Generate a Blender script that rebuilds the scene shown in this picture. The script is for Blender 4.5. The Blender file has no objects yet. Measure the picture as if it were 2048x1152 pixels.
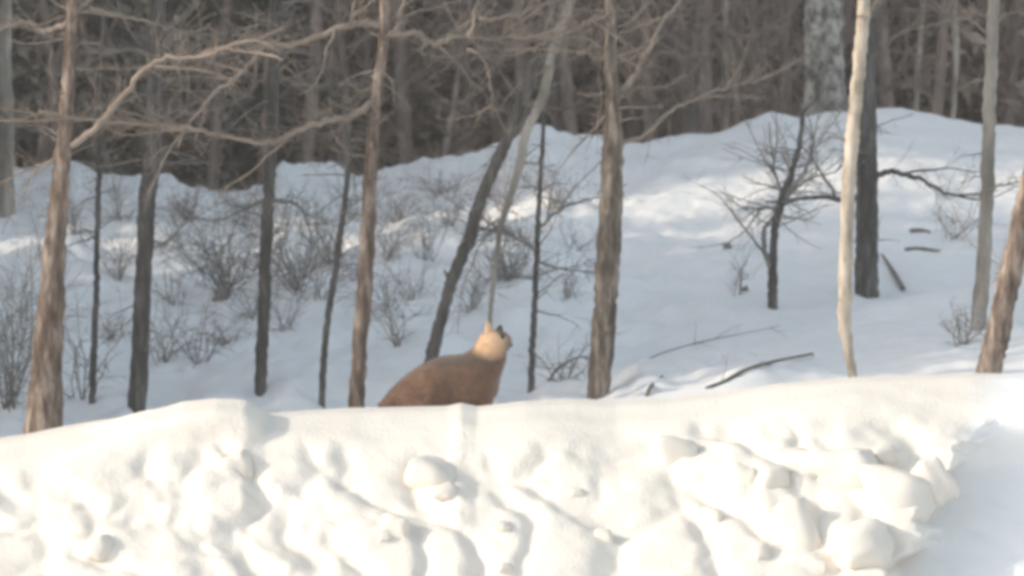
import bpy, bmesh, math, random
import numpy as np
from mathutils import Vector, Matrix
from mathutils import noise as mnoise

random.seed(7)
rng = np.random.default_rng(7)
scene = bpy.context.scene
C = scene.collection

# ------------------------------------------------------------------ camera
F = 10256.0                       # focal length in photo pixels (2048 wide)
CAM = np.array([0.0, 0.0, 1.6])
PITCH = math.atan(311.0 / F)
cd = bpy.data.cameras.new('camera')
cam = bpy.data.objects.new('camera', cd)
C.objects.link(cam)
cam.location = CAM
cam.rotation_euler = (math.pi / 2 + PITCH, 0, 0)
cd.sensor_width = 36.0
cd.lens = 36.0 * F / 2048.0
cd.clip_start = 0.5
cd.clip_end = 2000.0
cd.dof.use_dof = True
cd.dof.focus_distance = 41.0
cd.dof.aperture_fstop = 3.2
scene.camera = cam

# ------------------------------------------------------------------ sky and sun
SUN_EL = math.radians(23)
SUN_AZ = math.atan2(-0.97, -0.22)          # direction towards the sun, in plan
world = bpy.data.worlds.new('World')
scene.world = world
world.use_nodes = True
wn, wl = world.node_tree.nodes, world.node_tree.links
sky = wn.new('ShaderNodeTexSky')
sky.sky_type = 'NISHITA'
sky.sun_disc = False
sky.sun_elevation = SUN_EL
sky.sun_rotation = SUN_AZ
sky.air_density = 1.0
sky.dust_density = 2.0
hs = wn.new('ShaderNodeHueSaturation')
hs.inputs['Saturation'].default_value = 0.58
hs.inputs['Hue'].default_value = 0.478
wl.new(sky.outputs[0], hs.inputs['Color'])
wl.new(hs.outputs[0], wn['Background'].inputs[0])
wn['Background'].inputs[1].default_value = 0.15
sd = bpy.data.lights.new('sun', 'SUN')
sd.energy = 2.0
sd.angle = math.radians(1.0)
sd.color = (1.0, 0.87, 0.70)
sun = bpy.data.objects.new('sun', sd)
C.objects.link(sun)
to_sun = Vector((math.sin(SUN_AZ) * math.cos(SUN_EL), math.cos(SUN_AZ) * math.cos(SUN_EL), math.sin(SUN_EL)))
sun.rotation_euler = to_sun.to_track_quat('Z', 'Y').to_euler()
sun.location = (-30, -10, 30)

scene.view_settings.view_transform = 'Standard'
scene.view_settings.look = 'None'
scene.view_settings.gamma = 1.0
scene.view_settings.use_curve_mapping = False
scene.view_settings.exposure = 0.84
scene.render.engine = 'CYCLES'
scene.cycles.use_denoising = True
scene.cycles.pixel_filter_type = 'BLACKMAN_HARRIS'
scene.cycles.filter_width = 4.1
scene.cycles.max_bounces = 5
scene.cycles.diffuse_bounces = 4


# ------------------------------------------------------------------ photo pixel -> world
cp, sp_ = math.cos(PITCH), math.sin(PITCH)
def ray(px, py):
    dx, dy = (px - 1024.0) / F, (576.0 - py) / F
    return np.array([dx, cp - sp_ * dy, sp_ + cp * dy])
def P(px, py, Y):
    d = ray(px, py)
    return CAM + d * (Y / d[1])
def project(p):
    v = np.asarray(p) - CAM
    depth = v[..., 1] * cp + v[..., 2] * sp_
    up = -v[..., 1] * sp_ + v[..., 2] * cp
    return 1024 + F * v[..., 0] / depth, 576 - F * up / depth
def pxs(Y):            # metres per photo pixel at depth Y
    return Y / F


# ------------------------------------------------------------------ noise
class VNoise:
    def __init__(self, seed):
        self.t = np.random.default_rng(seed).random((256, 256))
    def one(self, x, y):
        xi, yi = np.floor(x).astype(int), np.floor(y).astype(int)
        fx, fy = x - xi, y - yi
        fx = fx * fx * fx * (fx * (fx * 6 - 15) + 10)
        fy = fy * fy * fy * (fy * (fy * 6 - 15) + 10)
        t = self.t
        a, b = t[xi % 256, yi % 256], t[(xi + 1) % 256, yi % 256]
        c, d = t[xi % 256, (yi + 1) % 256], t[(xi + 1) % 256, (yi + 1) % 256]
        return (a + (b - a) * fx) * (1 - fy) + (c + (d - c) * fx) * fy - 0.5
    def __call__(self, x, y, octaves=4):
        s, a = 0, 1.0
        for _ in range(octaves):
            s = s + a * self.one(x, y)
            x, y, a = x * 2.03 + 17.3, y * 2.03 + 5.1, a * 0.5
        return s
def worley(x, y, seed):
    """distance to the nearest jittered cell point, the second nearest, and the cell's random"""
    t = np.random.default_rng(seed).random((128, 128, 3))
    xi, yi = np.floor(x).astype(int), np.floor(y).astype(int)
    f1 = np.full(x.shape, 9.0); f2 = np.full(x.shape, 9.0); h = np.zeros(x.shape)
    for i in (-1, 0, 1):
        for j in (-1, 0, 1):
            c = t[(xi + i) % 128, (yi + j) % 128]
            d = np.hypot(xi + i + c[..., 0] - x, yi + j + c[..., 1] - y)
            near = d < f1
            f2 = np.where(near, f1, np.minimum(f2, d))
            h = np.where(near, c[..., 2], h)
            f1 = np.where(near, d, f1)
    return f1, f2, h
def sstep(a, b, x):
    t = np.clip((x - a) / (b - a), 0, 1)
    return t * t * (3 - 2 * t)
N1, N2, N3 = VNoise(1), VNoise(2), VNoise(3)


# ------------------------------------------------------------------ materials
def mat(name, rough=0.8):
    m = bpy.data.materials.new(name)
    m.use_nodes = True
    b = m.node_tree.nodes['Principled BSDF']
    b.inputs['Roughness'].default_value = rough
    b.inputs['Specular IOR Level'].default_value = 0.25
    return m, m.node_tree.nodes, m.node_tree.links, b
def ramp(n, stops):
    r = n.new('ShaderNodeValToRGB')
    e = r.color_ramp.elements
    while len(e) < len(stops): e.new(0.5)
    for k, (p, c) in enumerate(stops):
        e[k].position = p; e[k].color = (*c, 1)
    return r
def noise_col(n, l, scale, stops, vec=None, detail=6, rough=0.6):
    t = n.new('ShaderNodeTexNoise')
    t.inputs['Scale'].default_value = scale
    t.inputs['Detail'].default_value = detail
    t.inputs['Roughness'].default_value = rough
    if vec is not None: l.new(vec, t.inputs['Vector'])
    r = ramp(n, stops)
    l.new(t.outputs['Fac'], r.inputs['Fac'])
    return t, r
def bumped(n, l, b, height, strength, dist):
    u = n.new('ShaderNodeBump')
    u.inputs['Strength'].default_value = strength
    u.inputs['Distance'].default_value = dist
    l.new(height, u.inputs['Height'])
    l.new(u.outputs['Normal'], b.inputs['Normal'])
def objvec(n, l, scale):
    tc = n.new('ShaderNodeTexCoord')
    mp = n.new('ShaderNodeMapping')
    mp.inputs['Scale'].default_value = scale
    l.new(tc.outputs['Object'], mp.inputs['Vector'])
    return mp.outputs['Vector']
def snow_mat(name, base, dirty, rough=0.55, grain=0.5):
    m, n, l, b = mat(name, rough)
    v = objvec(n, l, (1, 1, 1))
    t, r = noise_col(n, l, 2.2, [(0.25, dirty), (0.62, base)], v)
    l.new(r.outputs['Color'], b.inputs['Base Color'])
    g = n.new('ShaderNodeTexNoise'); g.inputs['Scale'].default_value = 38; g.inputs['Detail'].default_value = 5
    l.new(v, g.inputs['Vector'])
    bumped(n, l, b, g.outputs['Fac'], grain, 0.02)
    return m
def bark_mat(name, dark, mid, pale, sx=16, sz=3.4, lo=0.36, hi=0.66):
    m, n, l, b = mat(name, 0.9)
    v = objvec(n, l, (sx, sx, sz))
    t, r = noise_col(n, l, 1.0, [(lo, dark), ((lo + hi) / 2, mid), (hi, pale)], v, 5, 0.62)
    # slow change up the stem: plates, lichen
    v2 = objvec(n, l, (2.4, 2.4, 1.1))
    t2, r2 = noise_col(n, l, 1.0, [(0.35, (0.72, 0.7, 0.68)), (0.65, (1.12, 1.1, 1.06))], v2, 3)
    mx = n.new('ShaderNodeMix'); mx.data_type = 'RGBA'; mx.blend_type = 'MULTIPLY'
    mx.inputs[0].default_value = 1.0
    l.new(r.outputs['Color'], mx.inputs[6]); l.new(r2.outputs['Color'], mx.inputs[7])
    l.new(mx.outputs[2], b.inputs['Base Color'])
    bumped(n, l, b, t.outputs['Fac'], 0.7, 0.02)
    return m
def plain_mat(name, a, c, scale=3.0, rough=0.9):
    m, n, l, b = mat(name, rough)
    oi = n.new('ShaderNodeObjectInfo')
    tc = n.new('ShaderNodeTexCoord')
    ad = n.new('ShaderNodeVectorMath'); ad.operation = 'ADD'
    l.new(tc.outputs['Object'], ad.inputs[0]); l.new(oi.outputs['Random'], ad.inputs[1])
    t, r = noise_col(n, l, scale, [(0.32, a), (0.68, c)], ad.outputs[0], 4)
    l.new(r.outputs['Color'], b.inputs['Base Color'])
    return m

M = {}
M['snow'] = snow_mat('snow', (0.905, 0.905, 0.905), (0.85, 0.85, 0.85))
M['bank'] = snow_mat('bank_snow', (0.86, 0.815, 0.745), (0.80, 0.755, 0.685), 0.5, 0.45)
def hollow_shade_tint(m):  # whiter, cooler colour paints the hollow's bluish shade into the bank snow
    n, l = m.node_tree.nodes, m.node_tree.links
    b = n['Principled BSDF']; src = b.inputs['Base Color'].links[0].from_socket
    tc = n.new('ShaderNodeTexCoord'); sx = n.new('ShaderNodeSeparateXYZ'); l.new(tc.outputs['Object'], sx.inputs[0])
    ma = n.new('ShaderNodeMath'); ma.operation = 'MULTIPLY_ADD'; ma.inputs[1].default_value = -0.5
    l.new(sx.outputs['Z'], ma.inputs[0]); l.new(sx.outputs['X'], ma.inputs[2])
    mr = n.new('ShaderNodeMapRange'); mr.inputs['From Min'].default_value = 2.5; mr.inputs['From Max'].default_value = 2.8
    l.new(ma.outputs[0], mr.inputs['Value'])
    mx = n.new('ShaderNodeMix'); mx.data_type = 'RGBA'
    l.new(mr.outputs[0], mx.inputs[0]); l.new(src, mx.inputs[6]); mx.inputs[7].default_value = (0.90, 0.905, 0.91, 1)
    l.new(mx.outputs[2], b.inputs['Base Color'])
M['bank_lump'] = M['bank'].copy()
hollow_shade_tint(M['bank'])
M['bark_red'] = bark_mat('bark_red', (0.085, 0.062, 0.053), (0.20, 0.155, 0.13), (0.40, 0.335, 0.29))
M['bark_grey'] = bark_mat('bark_grey', (0.055, 0.054, 0.054), (0.095, 0.092, 0.09), (0.17, 0.163, 0.158))
M['bark_brown'] = bark_mat('bark_brown', (0.07, 0.058, 0.05), (0.17, 0.145, 0.125), (0.36, 0.31, 0.265))
M['bark_pale'] = bark_mat('bark_pale', (0.30, 0.26, 0.21), (0.52, 0.46, 0.385), (0.66, 0.60, 0.52), 9, 3.0)
M['bark_far'] = bark_mat('bark_far', (0.17, 0.16, 0.145), (0.27, 0.255, 0.23), (0.42, 0.40, 0.37), 6, 1.2)
M['bark_pink'] = bark_mat('bark_pink', (0.17, 0.13, 0.115), (0.27, 0.215, 0.19), (0.40, 0.33, 0.30), 6, 2.5)
M['twig_tan'] = plain_mat('twig_tan', (0.21, 0.17, 0.14), (0.34, 0.285, 0.24), 4)
M['twig_grey'] = plain_mat('twig_grey', (0.17, 0.155, 0.145), (0.31, 0.285, 0.265), 4)
M['twig_brown'] = plain_mat('twig_brown', (0.19, 0.145, 0.122), (0.37, 0.295, 0.255), 1.0)
M['needle'] = plain_mat('needle', (0.09, 0.095, 0.08), (0.23, 0.222, 0.185), 0.9)
M['needle_brown'] = plain_mat('needle_brown', (0.22, 0.165, 0.135), (0.46, 0.36, 0.30), 0.9)
M['wood'] = plain_mat('old_wood', (0.12, 0.11, 0.10), (0.26, 0.24, 0.22), 6)
M['grass'] = plain_mat('dry_grass', (0.18, 0.15, 0.10), (0.34, 0.29, 0.20), 8)


# ------------------------------------------------------------------ objects
def mesh(name, v, f, smooth=True):
    me = bpy.data.meshes.new(name)
    me.from_pydata([tuple(p) for p in v], [], [tuple(q) for q in f])
    if smooth: me.polygons.foreach_set('use_smooth', [True] * len(me.polygons))
    me.update()
    return me
def obj(name, me, m=None, parent=None):
    o = bpy.data.objects.new(name, me)
    C.objects.link(o)
    if m and not me.materials: me.materials.append(M[m])
    if parent: o.parent = parent
    return o
def tag(o, label, cat, group=None, kind=None):
    if label: o['label'] = label
    if cat: o['category'] = cat
    if group: o['group'] = group
    if kind: o['kind'] = kind
    return o
def thing(name, loc, label, cat, group=None):
    o = bpy.data.objects.new(name, None)
    C.objects.link(o)
    o.location = tuple(loc)
    o.empty_display_size = 0.2
    return tag(o, label, cat, group)
def struct(name, me, m, label=None):
    o = obj(name, me, m)
    o['kind'] = 'structure'
    if label: o['label'] = label
    return o
def grid_mesh(name, V):
    a, b = V.shape[:2]
    i = np.arange(a * b).reshape(a, b)
    q = np.stack([i[:-1, :-1], i[1:, :-1], i[1:, 1:], i[:-1, 1:]], -1).reshape(-1, 4)
    me = bpy.data.meshes.new(name)
    me.vertices.add(a * b); me.vertices.foreach_set('co', V.reshape(-1).astype(np.float32))
    me.loops.add(q.size); me.loops.foreach_set('vertex_index', q.reshape(-1).astype(np.int32))
    me.polygons.add(len(q)); me.polygons.foreach_set('loop_start', np.arange(0, q.size, 4, dtype=np.int32))
    me.polygons.foreach_set('loop_total', np.full(len(q), 4, dtype=np.int32))
    me.polygons.foreach_set('use_smooth', np.ones(len(q), dtype=bool))
    me.update(calc_edges=True)
    me.validate()
    return me


# ------------------------------------------------------------------ terrain
def interp_px(pts, Y):
    """world x -> z, for a line drawn in the photograph that lies at depth Y"""
    w = np.array([P(a, b, Y) for a, b in pts])
    return lambda x: np.interp(x, w[:, 0], w[:, 2])
Y_RIDGE, Y_FOOT, Y_SWELL, Y_CREST = 66.0, 41.5, 48.0, 40.0
RIDGE = [(-900, 330), (0, 350), (100, 338), (200, 350), (330, 345), (420, 372), (530, 365), (565, 312), (640, 328), (700, 350), (780, 335), (850, 318),
         (960, 308), (1020, 288), (1060, 272), (1100, 267), (1190, 283), (1250, 294), (1330, 280), (1440, 265), (1545, 232),
         (1600, 240), (1690, 225), (1780, 221), (1880, 230), (1960, 246), (2048, 252), (3000, 240)]
CREST = [(-1200, 880), (0, 875), (60, 866), (130, 851), (200, 839), (330, 826), (375, 813), (440, 807), (495, 811), (515, 822), (540, 826), (600, 821), (700, 815),
         (850, 812), (895, 811), (922, 805), (955, 812), (1050, 801), (1150, 798), (1230, 801), (1330, 796), (1440, 784), (1560, 766),
         (1700, 754), (1850, 749), (1940, 745), (2048, 748), (3200, 740)]
SWELL = [(-1200, 950), (900, 900), (1150, 812), (1230, 778), (1300, 740), (1400, 700), (1560, 657), (1750, 607), (1900, 580), (2048, 560), (3200, 520)]
ridge_z, crest_z, swell_z = interp_px(RIDGE, Y_RIDGE), interp_px(CREST, Y_CREST), interp_px(SWELL, Y_SWELL)
def H(x, y):
    x, y = np.asarray(x, float), np.asarray(y, float)
    right = sstep(0.0, 3.5, x)
    foot = 1.48 + 0.37 * right
    e = 1.12 + 0.22 * right
    t = np.clip((y - Y_FOOT) / (Y_RIDGE - Y_FOOT), 0, 1)
    rz = ridge_z(x * Y_RIDGE / np.maximum(y, 30))       # the ridge line fans out with distance
    rz = rz * 0.75 + 0.25 * ridge_z(x)
    slope = foot + (rz - foot) * t ** e
    sx = x * Y_SWELL / np.maximum(y, 30)
    sz = swell_z(sx)
    low = crest_z(x) - 0.45 * sstep(1.7, 3.0, x)          # a trough right behind the bank
    up = low + (sz - low) * np.clip((y - 40.6) / (Y_SWELL - 40.6), 0, 1) ** 0.9
    down = sz - 0.16 * np.maximum(y - Y_SWELL, 0)
    sw = np.where(y < Y_SWELL, up, down)
    sw = np.where(x > 0.2, sw, -9)
    k = 0.12
    z = k * np.logaddexp(slope / k, sw / k)
    lump = (0.27 - 0.19 * right)
    near = sstep(41, 44, y) * (1 - sstep(70, 90, y) * 0.6)
    z = z + near * lump * (N1(x * 0.9, y * 0.45, 3) + 0.6 * N2(x * 2.6, y * 1.3, 3))
    z = z + near * 0.03 * N3(x * 7, y * 4, 2)
    # behind the rise the ground lies lower and then climbs slowly into the wood
    beyond = np.maximum(y - Y_RIDGE - 0.4, 0)
    z = z - 0.6 * (1 - np.exp(-beyond / 2.0)) + 0.012 * np.maximum(y - 80, 0)
    # the road side lies low, in front of the bank
    z = np.where(y < 40.2, -0.12 + 0.04 * N1(x * 0.4, y * 0.4, 3) + (z + 0.12) * sstep(38.4, 40.2, y), z)
    return z
xs = np.concatenate([np.linspace(-600, -40, 15)[:-1], np.linspace(-40, -9, 60)[:-1], np.linspace(-9, 9, 340), np.linspace(9, 40, 60)[1:], np.linspace(40, 600, 15)[1:]])
ys = np.concatenate([np.linspace(-300, 30, 14)[:-1], np.linspace(30, 40, 20)[:-1], np.linspace(40, 70, 420), np.linspace(70, 130, 80)[1:], np.linspace(130, 1500, 20)[1:]])
X, Yg = np.meshgrid(xs, ys, indexing='ij')
struct('snow_ground', grid_mesh('snow_ground', np.stack([X, Yg, H(X, Yg)], -1)), 'snow', 'shaded snowy hillside rising behind the sunlit bank to the wood')
def hit(px, py, y0=41.0, y1=69.0):
    """where the line of sight through a photo pixel meets the snow"""
    yy = np.linspace(y0, y1, 1400)
    d = ray(px, py)
    k = yy / d[1]
    below = CAM[2] + d[2] * k <= H(d[0] * k, yy)
    i = int(np.argmax(below)) if below.any() else len(yy) - 1
    return np.array([d[0] * k[i], yy[i], float(H(d[0] * k[i], yy[i]))])
def ground(px, Y):
    x = (px - 1024.0) / F * Y
    return np.array([x, Y, float(H(x, Y))])

# the ploughed bank: a sheet laid along a profile, with lumps, gouges and a hollow at its right end
BX = np.linspace(-9.0, 9.0, 900)
prof = np.array([(2.6, -0.9), (1.6, -0.36), (0.8, -0.10), (0.25, -0.01), (0.0, 0.0), (-0.22, -0.04), (-0.50, -0.18), (-0.80, -0.40), (-1.08, -0.64), (-1.42, -0.95), (-1.9, -1.38), (-2.5, -1.80), (-3.2, -2.2)])
seg = np.concatenate([[0], np.cumsum(np.hypot(*np.diff(prof, axis=0).T))])
S = np.linspace(0, seg[-1], 420)
pdy, pdz = np.interp(S, seg, prof[:, 0]), np.interp(S, seg, prof[:, 1])
for _ in range(8):
    pdy[1:-1] = (pdy[:-2] + 2 * pdy[1:-1] + pdy[2:]) / 4; pdz[1:-1] = (pdz[:-2] + 2 * pdz[1:-1] + pdz[2:]) / 4
BXg, Sg = np.meshgrid(BX, S, indexing='ij')
s0 = seg[4]
Dn = Sg - s0                                  # distance down the face from the crest
bx, by, bz = BXg, Y_CREST + np.broadcast_to(pdy, BXg.shape), crest_z(BXg) + np.broadcast_to(pdz, BXg.shape)
ppx, ppy = project(np.stack([bx, by, bz], -1))
edge = 0.72 + 0.35 * N1(bx * 0.7, bx * 0 + 3.3, 2) + 0.18 * sstep(1.0, 3.2, bx)   # where the smooth top gives way to the broken face
rough = sstep(edge - 0.22, edge + 0.22, Dn)
# lumps lean from upper left to lower right
wx, ws = bx + 0.26 * N2(bx * 1.7, Dn * 1.7, 4), Dn + 0.26 * N3(bx * 1.7, Dn * 1.7, 4)
u, v = wx * 0.80 - ws * 0.42, wx * 0.42 + ws * 0.80
f1, f2, h = worley(u * 2.3, v * 0.9, 11)
g1, g2, gh = worley(u * 6.0 + 3, v * 4.2, 12)
dome = 0.5 * (h - 0.5) + 0.75 * np.sqrt(np.clip(1 - (f1 / 0.95) ** 2, 0, 1)) * sstep(-0.05, 0.34, f2 - f1)
dome2 = np.sqrt(np.clip(1 - (g1 / 0.9) ** 2, 0, 1)) * sstep(0, 0.25, g2 - g1) * (gh > 0.45)
disp = rough * (0.115 * dome + 0.03 * dome2 * sstep(-0.15, 0.15, N1(bx * 1.3 + 9, Dn * 1.3, 2)) - 0.10)
disp = disp + 0.05 * N1(bx * 1.1, Dn * 1.6, 3) * sstep(0.0, 0.5, Dn) + 0.032 * N2(bx * 4, Dn * 4, 5) * sstep(0.35, 0.9, Dn)
# the big smooth lump left of the animal, with its abrupt right-hand side
lumpw = sstep(150, 330, ppx) * (1 - sstep(500, 530, ppx + 0.25 * (ppy - 870))) * sstep(0.02, 0.25, Dn) * (1 - sstep(0.45, 0.75, Dn))
disp = disp + 0.16 * lumpw
# hollow at the right end, turned away from the sun
bnd = 1786 + np.clip(1120 - ppy, -60, 220) * 0.52 + 90 * N2(bx * 1.2 + 5, Dn * 3.2, 4)
hol = sstep(0, 55, ppx - bnd) * sstep(0.7, 1.5, Dn)
hol = hol * (0.60 - 0.10 * sstep(70, 500, ppx - bnd))
disp = disp * (1 - 0.75 * sstep(0, 60, ppx - bnd) * rough)
for _ in range(4):
    disp[1:-1] = (disp[:-2] + 2 * disp[1:-1] + disp[2:]) / 4
    disp[:, 1:-1] = (disp[:, :-2] + 2 * disp[:, 1:-1] + disp[:, 2:]) / 4
by = by - disp * 0.80 + hol
bz = bz + disp * 0.55
BV = np.stack([bx, by, bz], -1)
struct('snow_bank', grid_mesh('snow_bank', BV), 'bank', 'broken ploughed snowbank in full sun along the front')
BPX, BPY = project(BV)
front = (Dn > 0.0)
def bank_at(px, py):
    d = (BPX - px) ** 2 + (BPY - py) ** 2
    near = (d < 7.0 ** 2) & front
    if not near.any(): return BV[np.unravel_index(np.argmin(d + (~front) * 1e9), d.shape)]
    k = np.where(near, BV[..., 1], 1e9)               # the surface nearest to the eye
    return BV[np.unravel_index(np.argmin(k), k.shape)]


# ------------------------------------------------------------------ stems
def catmull(pts, n):
    pts = np.asarray(pts, float)
    p = np.vstack([2 * pts[0] - pts[1], pts, 2 * pts[-1] - pts[-2]])
    out = []
    for i in range(1, len(p) - 2):
        t = np.linspace(0, 1, n, endpoint=False)[:, None]
        a, b, c, d = p[i - 1], p[i], p[i + 1], p[i + 2]
        out.append(0.5 * (2 * b + (c - a) * t + (2 * a - 5 * b + 4 * c - d) * t ** 2 + (3 * b - a - 3 * c + d) * t ** 3))
    return np.vstack(out + [pts[-1:]])
class Tubes:
    def __init__(self): self.v, self.f = [], []
    def add(self, pts, rad, k=8, wob=0.0):
        pts = np.asarray(pts, float)
        T = np.gradient(pts, axis=0)
        T /= np.linalg.norm(T, axis=1, keepdims=True) + 1e-9
        ref = np.array([0, 0, 1.0]) if abs(T[:, 2]).mean() < 0.75 else np.array([0, 1.0, 0])
        A = np.cross(T, ref); A /= np.linalg.norm(A, axis=1, keepdims=True) + 1e-9
        B = np.cross(T, A)
        base = len(self.v)
        for i, p in enumerate(pts):
            for j in range(k):
                a = 2 * math.pi * j / k
                r = rad[i] * (1 + (random.uniform(-wob, wob) if wob else 0))
                self.v.append(p + r * (math.cos(a) * A[i] + math.sin(a) * B[i]))
        for i in range(len(pts) - 1):
            for j in range(k):
                a, b = base + i * k + j, base + i * k + (j + 1) % k
                self.f.append((a, b, b + k, a + k))
        self.f.append(tuple(base + j for j in range(k))[::-1])
        self.f.append(tuple(base + (len(pts) - 1) * k + j for j in range(k)))
    def build(self, name, m, parent=None, origin=(0, 0, 0)):
        o = np.asarray(origin, float)
        return obj(name, mesh(name, [p - o for p in self.v], self.f), m, parent)
def wander(a, d, L, n=6, bend=0.15, up=0.0):
    """a growing twig: starts at a, heads along d, turns a little at every step"""
    d = np.asarray(d, float); d = d / np.linalg.norm(d)
    p = [np.asarray(a, float)]
    for _ in range(n):
        d = d + np.array([random.gauss(0, bend), random.gauss(0, bend), random.gauss(0, bend) + up])
        d /= np.linalg.norm(d)
        p.append(p[-1] + d * L / n)
    return np.array(p)
def twigs_along(T, pts, count, lo, hi, r, spread=0.8, up=0.03, sub=1, k=3):
    """fine side shoots scattered along a branch"""
    pts = np.asarray(pts)
    for _ in range(count):
        i = random.randrange(max(1, len(pts) // 6), len(pts) - 1)
        d = pts[i + 1] - pts[i] if i + 1 < len(pts) else pts[i] - pts[i - 1]
        d = d / (np.linalg.norm(d) + 1e-9)
        d = d * 0.8 + np.array([random.gauss(0, spread), random.gauss(0, spread), random.gauss(0.1, spread)])
        L = random.uniform(lo, hi)
        w = wander(pts[i], d, L, 6, 0.09, up)
        T.add(w, np.linspace(r, r * 0.35, len(w)), k)
        for _ in range(sub):
            j = random.randrange(2, len(w) - 1)
            w2 = wander(w[j], (w[j] - w[j - 1]) + np.array([random.gauss(0, .06), random.gauss(0, .06), random.gauss(0, .06)]), L * 0.55, 5, 0.11, up)
            T.add(w2, np.linspace(r * 0.7, r * 0.25, len(w2)), k)
def path_world(pts, Y, dY=None):
    out = []
    for i, q in enumerate(pts):
        yy = Y + (0 if dY is None else dY * i / max(1, len(pts) - 1))
        out.append(P(q[0], q[1], yy))
    return np.array(out)
def stem_tree(name, label, cat, trunk, widths, Y, bark, branches=(), twigs=None, foot=None, top=2.5, group=None, k=12, wob=0.05, twig_mat='twig_tan', br_mat=None):
    """trunk: its line through the photograph (bottom first) at depth Y; widths in photo pixels; branches: [points, width, twig count, twig length, depth drift]"""
    pts = path_world(trunk, Y)
    rad = np.array(widths, float) * pxs(Y) / 2
    x0 = pts[0]
    gz = float(H(x0[0], Y)) - 0.25
    if pts[0][2] > gz:                      # carry the stem down into the snow
        d = pts[1] - pts[0]
        low = pts[0] - d * ((pts[0][2] - gz) / d[2])
        pts = np.vstack([[low], pts]); rad = np.concatenate([[rad[0] * 1.12], rad])
    if top:
        d = pts[-1] - pts[-2]; d /= np.linalg.norm(d)
        pts = np.vstack([pts, pts[-1] + d * top * 0.5, pts[-1] + d * top + np.array([0.1, 0.1, 0])])
        rad = np.concatenate([rad, [rad[-1] * 0.8, rad[-1] * 0.45]])
    base = pts[0].copy(); base[2] = float(H(pts[0][0], Y))
    root = thing(name, base, label, cat, group)
    sp = catmull(pts, 9)
    rr = np.interp(np.linspace(0, len(rad) - 1, len(sp)), np.arange(len(rad)), rad)
    rr = rr * (1 + 0.06 * np.array([N1.one(np.array([i * 0.37]), np.array([base[0] * 3.1]))[0] for i in range(len(rr))]) * 2)
    sp[1:-1] += np.array([[random.gauss(0, .004), random.gauss(0, .004), 0] for _ in range(len(sp) - 2)])
    T = Tubes(); T.add(sp, rr, k, wob)
    T.build('trunk', bark, root, base)
    for b in branches:
        bp, w = b[0], b[1]
        cnt, ln, drift = (list(b[2:]) + [0, 0.3, 0.0])[:3]
        q = path_world(bp, Y, drift)
        q[1:-1] += np.array([[random.gauss(0, .018) for _ in range(3)] for _ in range(len(q) - 2)])
        cs = catmull(q, 6)
        cs[1:-1] += np.array([[random.gauss(0, .007) for _ in range(3)] for _ in range(len(cs) - 2)])
        tail = wander(cs[-1], cs[-1] - cs[-4], 0.35 if cnt else 0.03, 4, 0.12, 0.02)[1:]
        full = np.vstack([cs, tail])
        T = Tubes()
        T.add(full, np.linspace(w * pxs(Y) / 2, w * pxs(Y) / 2 * 0.3, len(full)), 7, 0.06)
        T2 = Tubes()
        if cnt:
            for _ in range(max(1, cnt // 6)):          # forks
                i = random.randrange(len(full) // 5, len(full) - 2)
                d0 = (full[i + 1] - full[i]) / (np.linalg.norm(full[i + 1] - full[i]) + 1e-9)
                fk = wander(full[i], d0 + np.array([random.gauss(0, .5), random.gauss(0, .4), random.gauss(0.1, .55)]), random.uniform(0.5, 1.1), 8, 0.13, 0.02)
                r1 = w * pxs(Y) / 2 * 0.45
                T.add(fk, np.linspace(r1, 0.003, len(fk)), 5, 0.08)
                twigs_along(T2, fk, 9, 0.12, 0.4, 0.0032, 0.6, 0.02, 2)
        bo = T.build('branch', br_mat or twig_mat, root, base)
        if cnt:
            T = T2
            twigs_along(T, full, int(cnt * 1.7), ln * 0.25, ln, 0.0038, 0.7, 0.02, 2)
            T.build('twigs', twig_mat, bo, base)['kind'] = 'stuff'
    if twigs:
        T = Tubes()
        for (a, b2, cnt, lo, hi) in twigs:       # fine shoots on the trunk between photo rows a and b2
            py = project(sp)[1]
            idx = [i for i in range(1, len(sp) - 1) if b2 <= py[i] <= a]
            for _ in range(cnt):
                if not idx: break
                i = random.choice(idx)
                an = random.uniform(0, 2 * math.pi)
                w = wander(sp[i], (math.cos(an), math.sin(an) * 0.6, random.uniform(-0.2, 0.7)), random.uniform(lo, hi), 7, 0.18, 0.0)
                T.add(w, np.linspace(0.008, 0.003, len(w)), 4)
                twigs_along(T, w, 2, lo * 0.4, hi * 0.4, 0.004, 0.6, 0.02, 0)
        if T.v: T.build('twigs', twig_mat, root, base)['kind'] = 'stuff'
    return root

# front row, in the sun
stem_tree('bare_tree', 'thick reddish brown tree leaning slightly at the far left behind the bank', 'tree',
          [(84, 885), (92, 760), (100, 640), (109, 500), (121, 360), (131, 250), (137, 140), (143, 40), (147, -10)], [82, 66, 56, 46, 36, 28, 25, 24, 23], 41.7, 'bark_red',
          [([(134, 295), (170, 265), (208, 235), (250, 192), (285, 150), (330, 122), (380, 108), (440, 100), (500, 104)], 15, 26, 0.55, -0.7),
           ([(140, 45), (110, 58), (85, 62), (50, 52), (5, 56), (-40, 40)], 13, 14, 0.45, 0.3),
           ([(146, 28), (165, 12), (186, -8), (200, -40)], 16, 8, 0.5, 0.2),
           ([(131, 300), (100, 320), (70, 340), (30, 352)], 8, 10, 0.35, 0.2),
           ([(140, 140), (180, 136), (240, 140), (300, 135), (350, 128)], 6, 12, 0.35, 0.6),
           ([(180, 15), (240, 30), (300, 42), (340, 60), (375, 62)], 8, 14, 0.5, 0.6)],
          [(330, 0, 16, 0.25, 0.7)])
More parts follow.
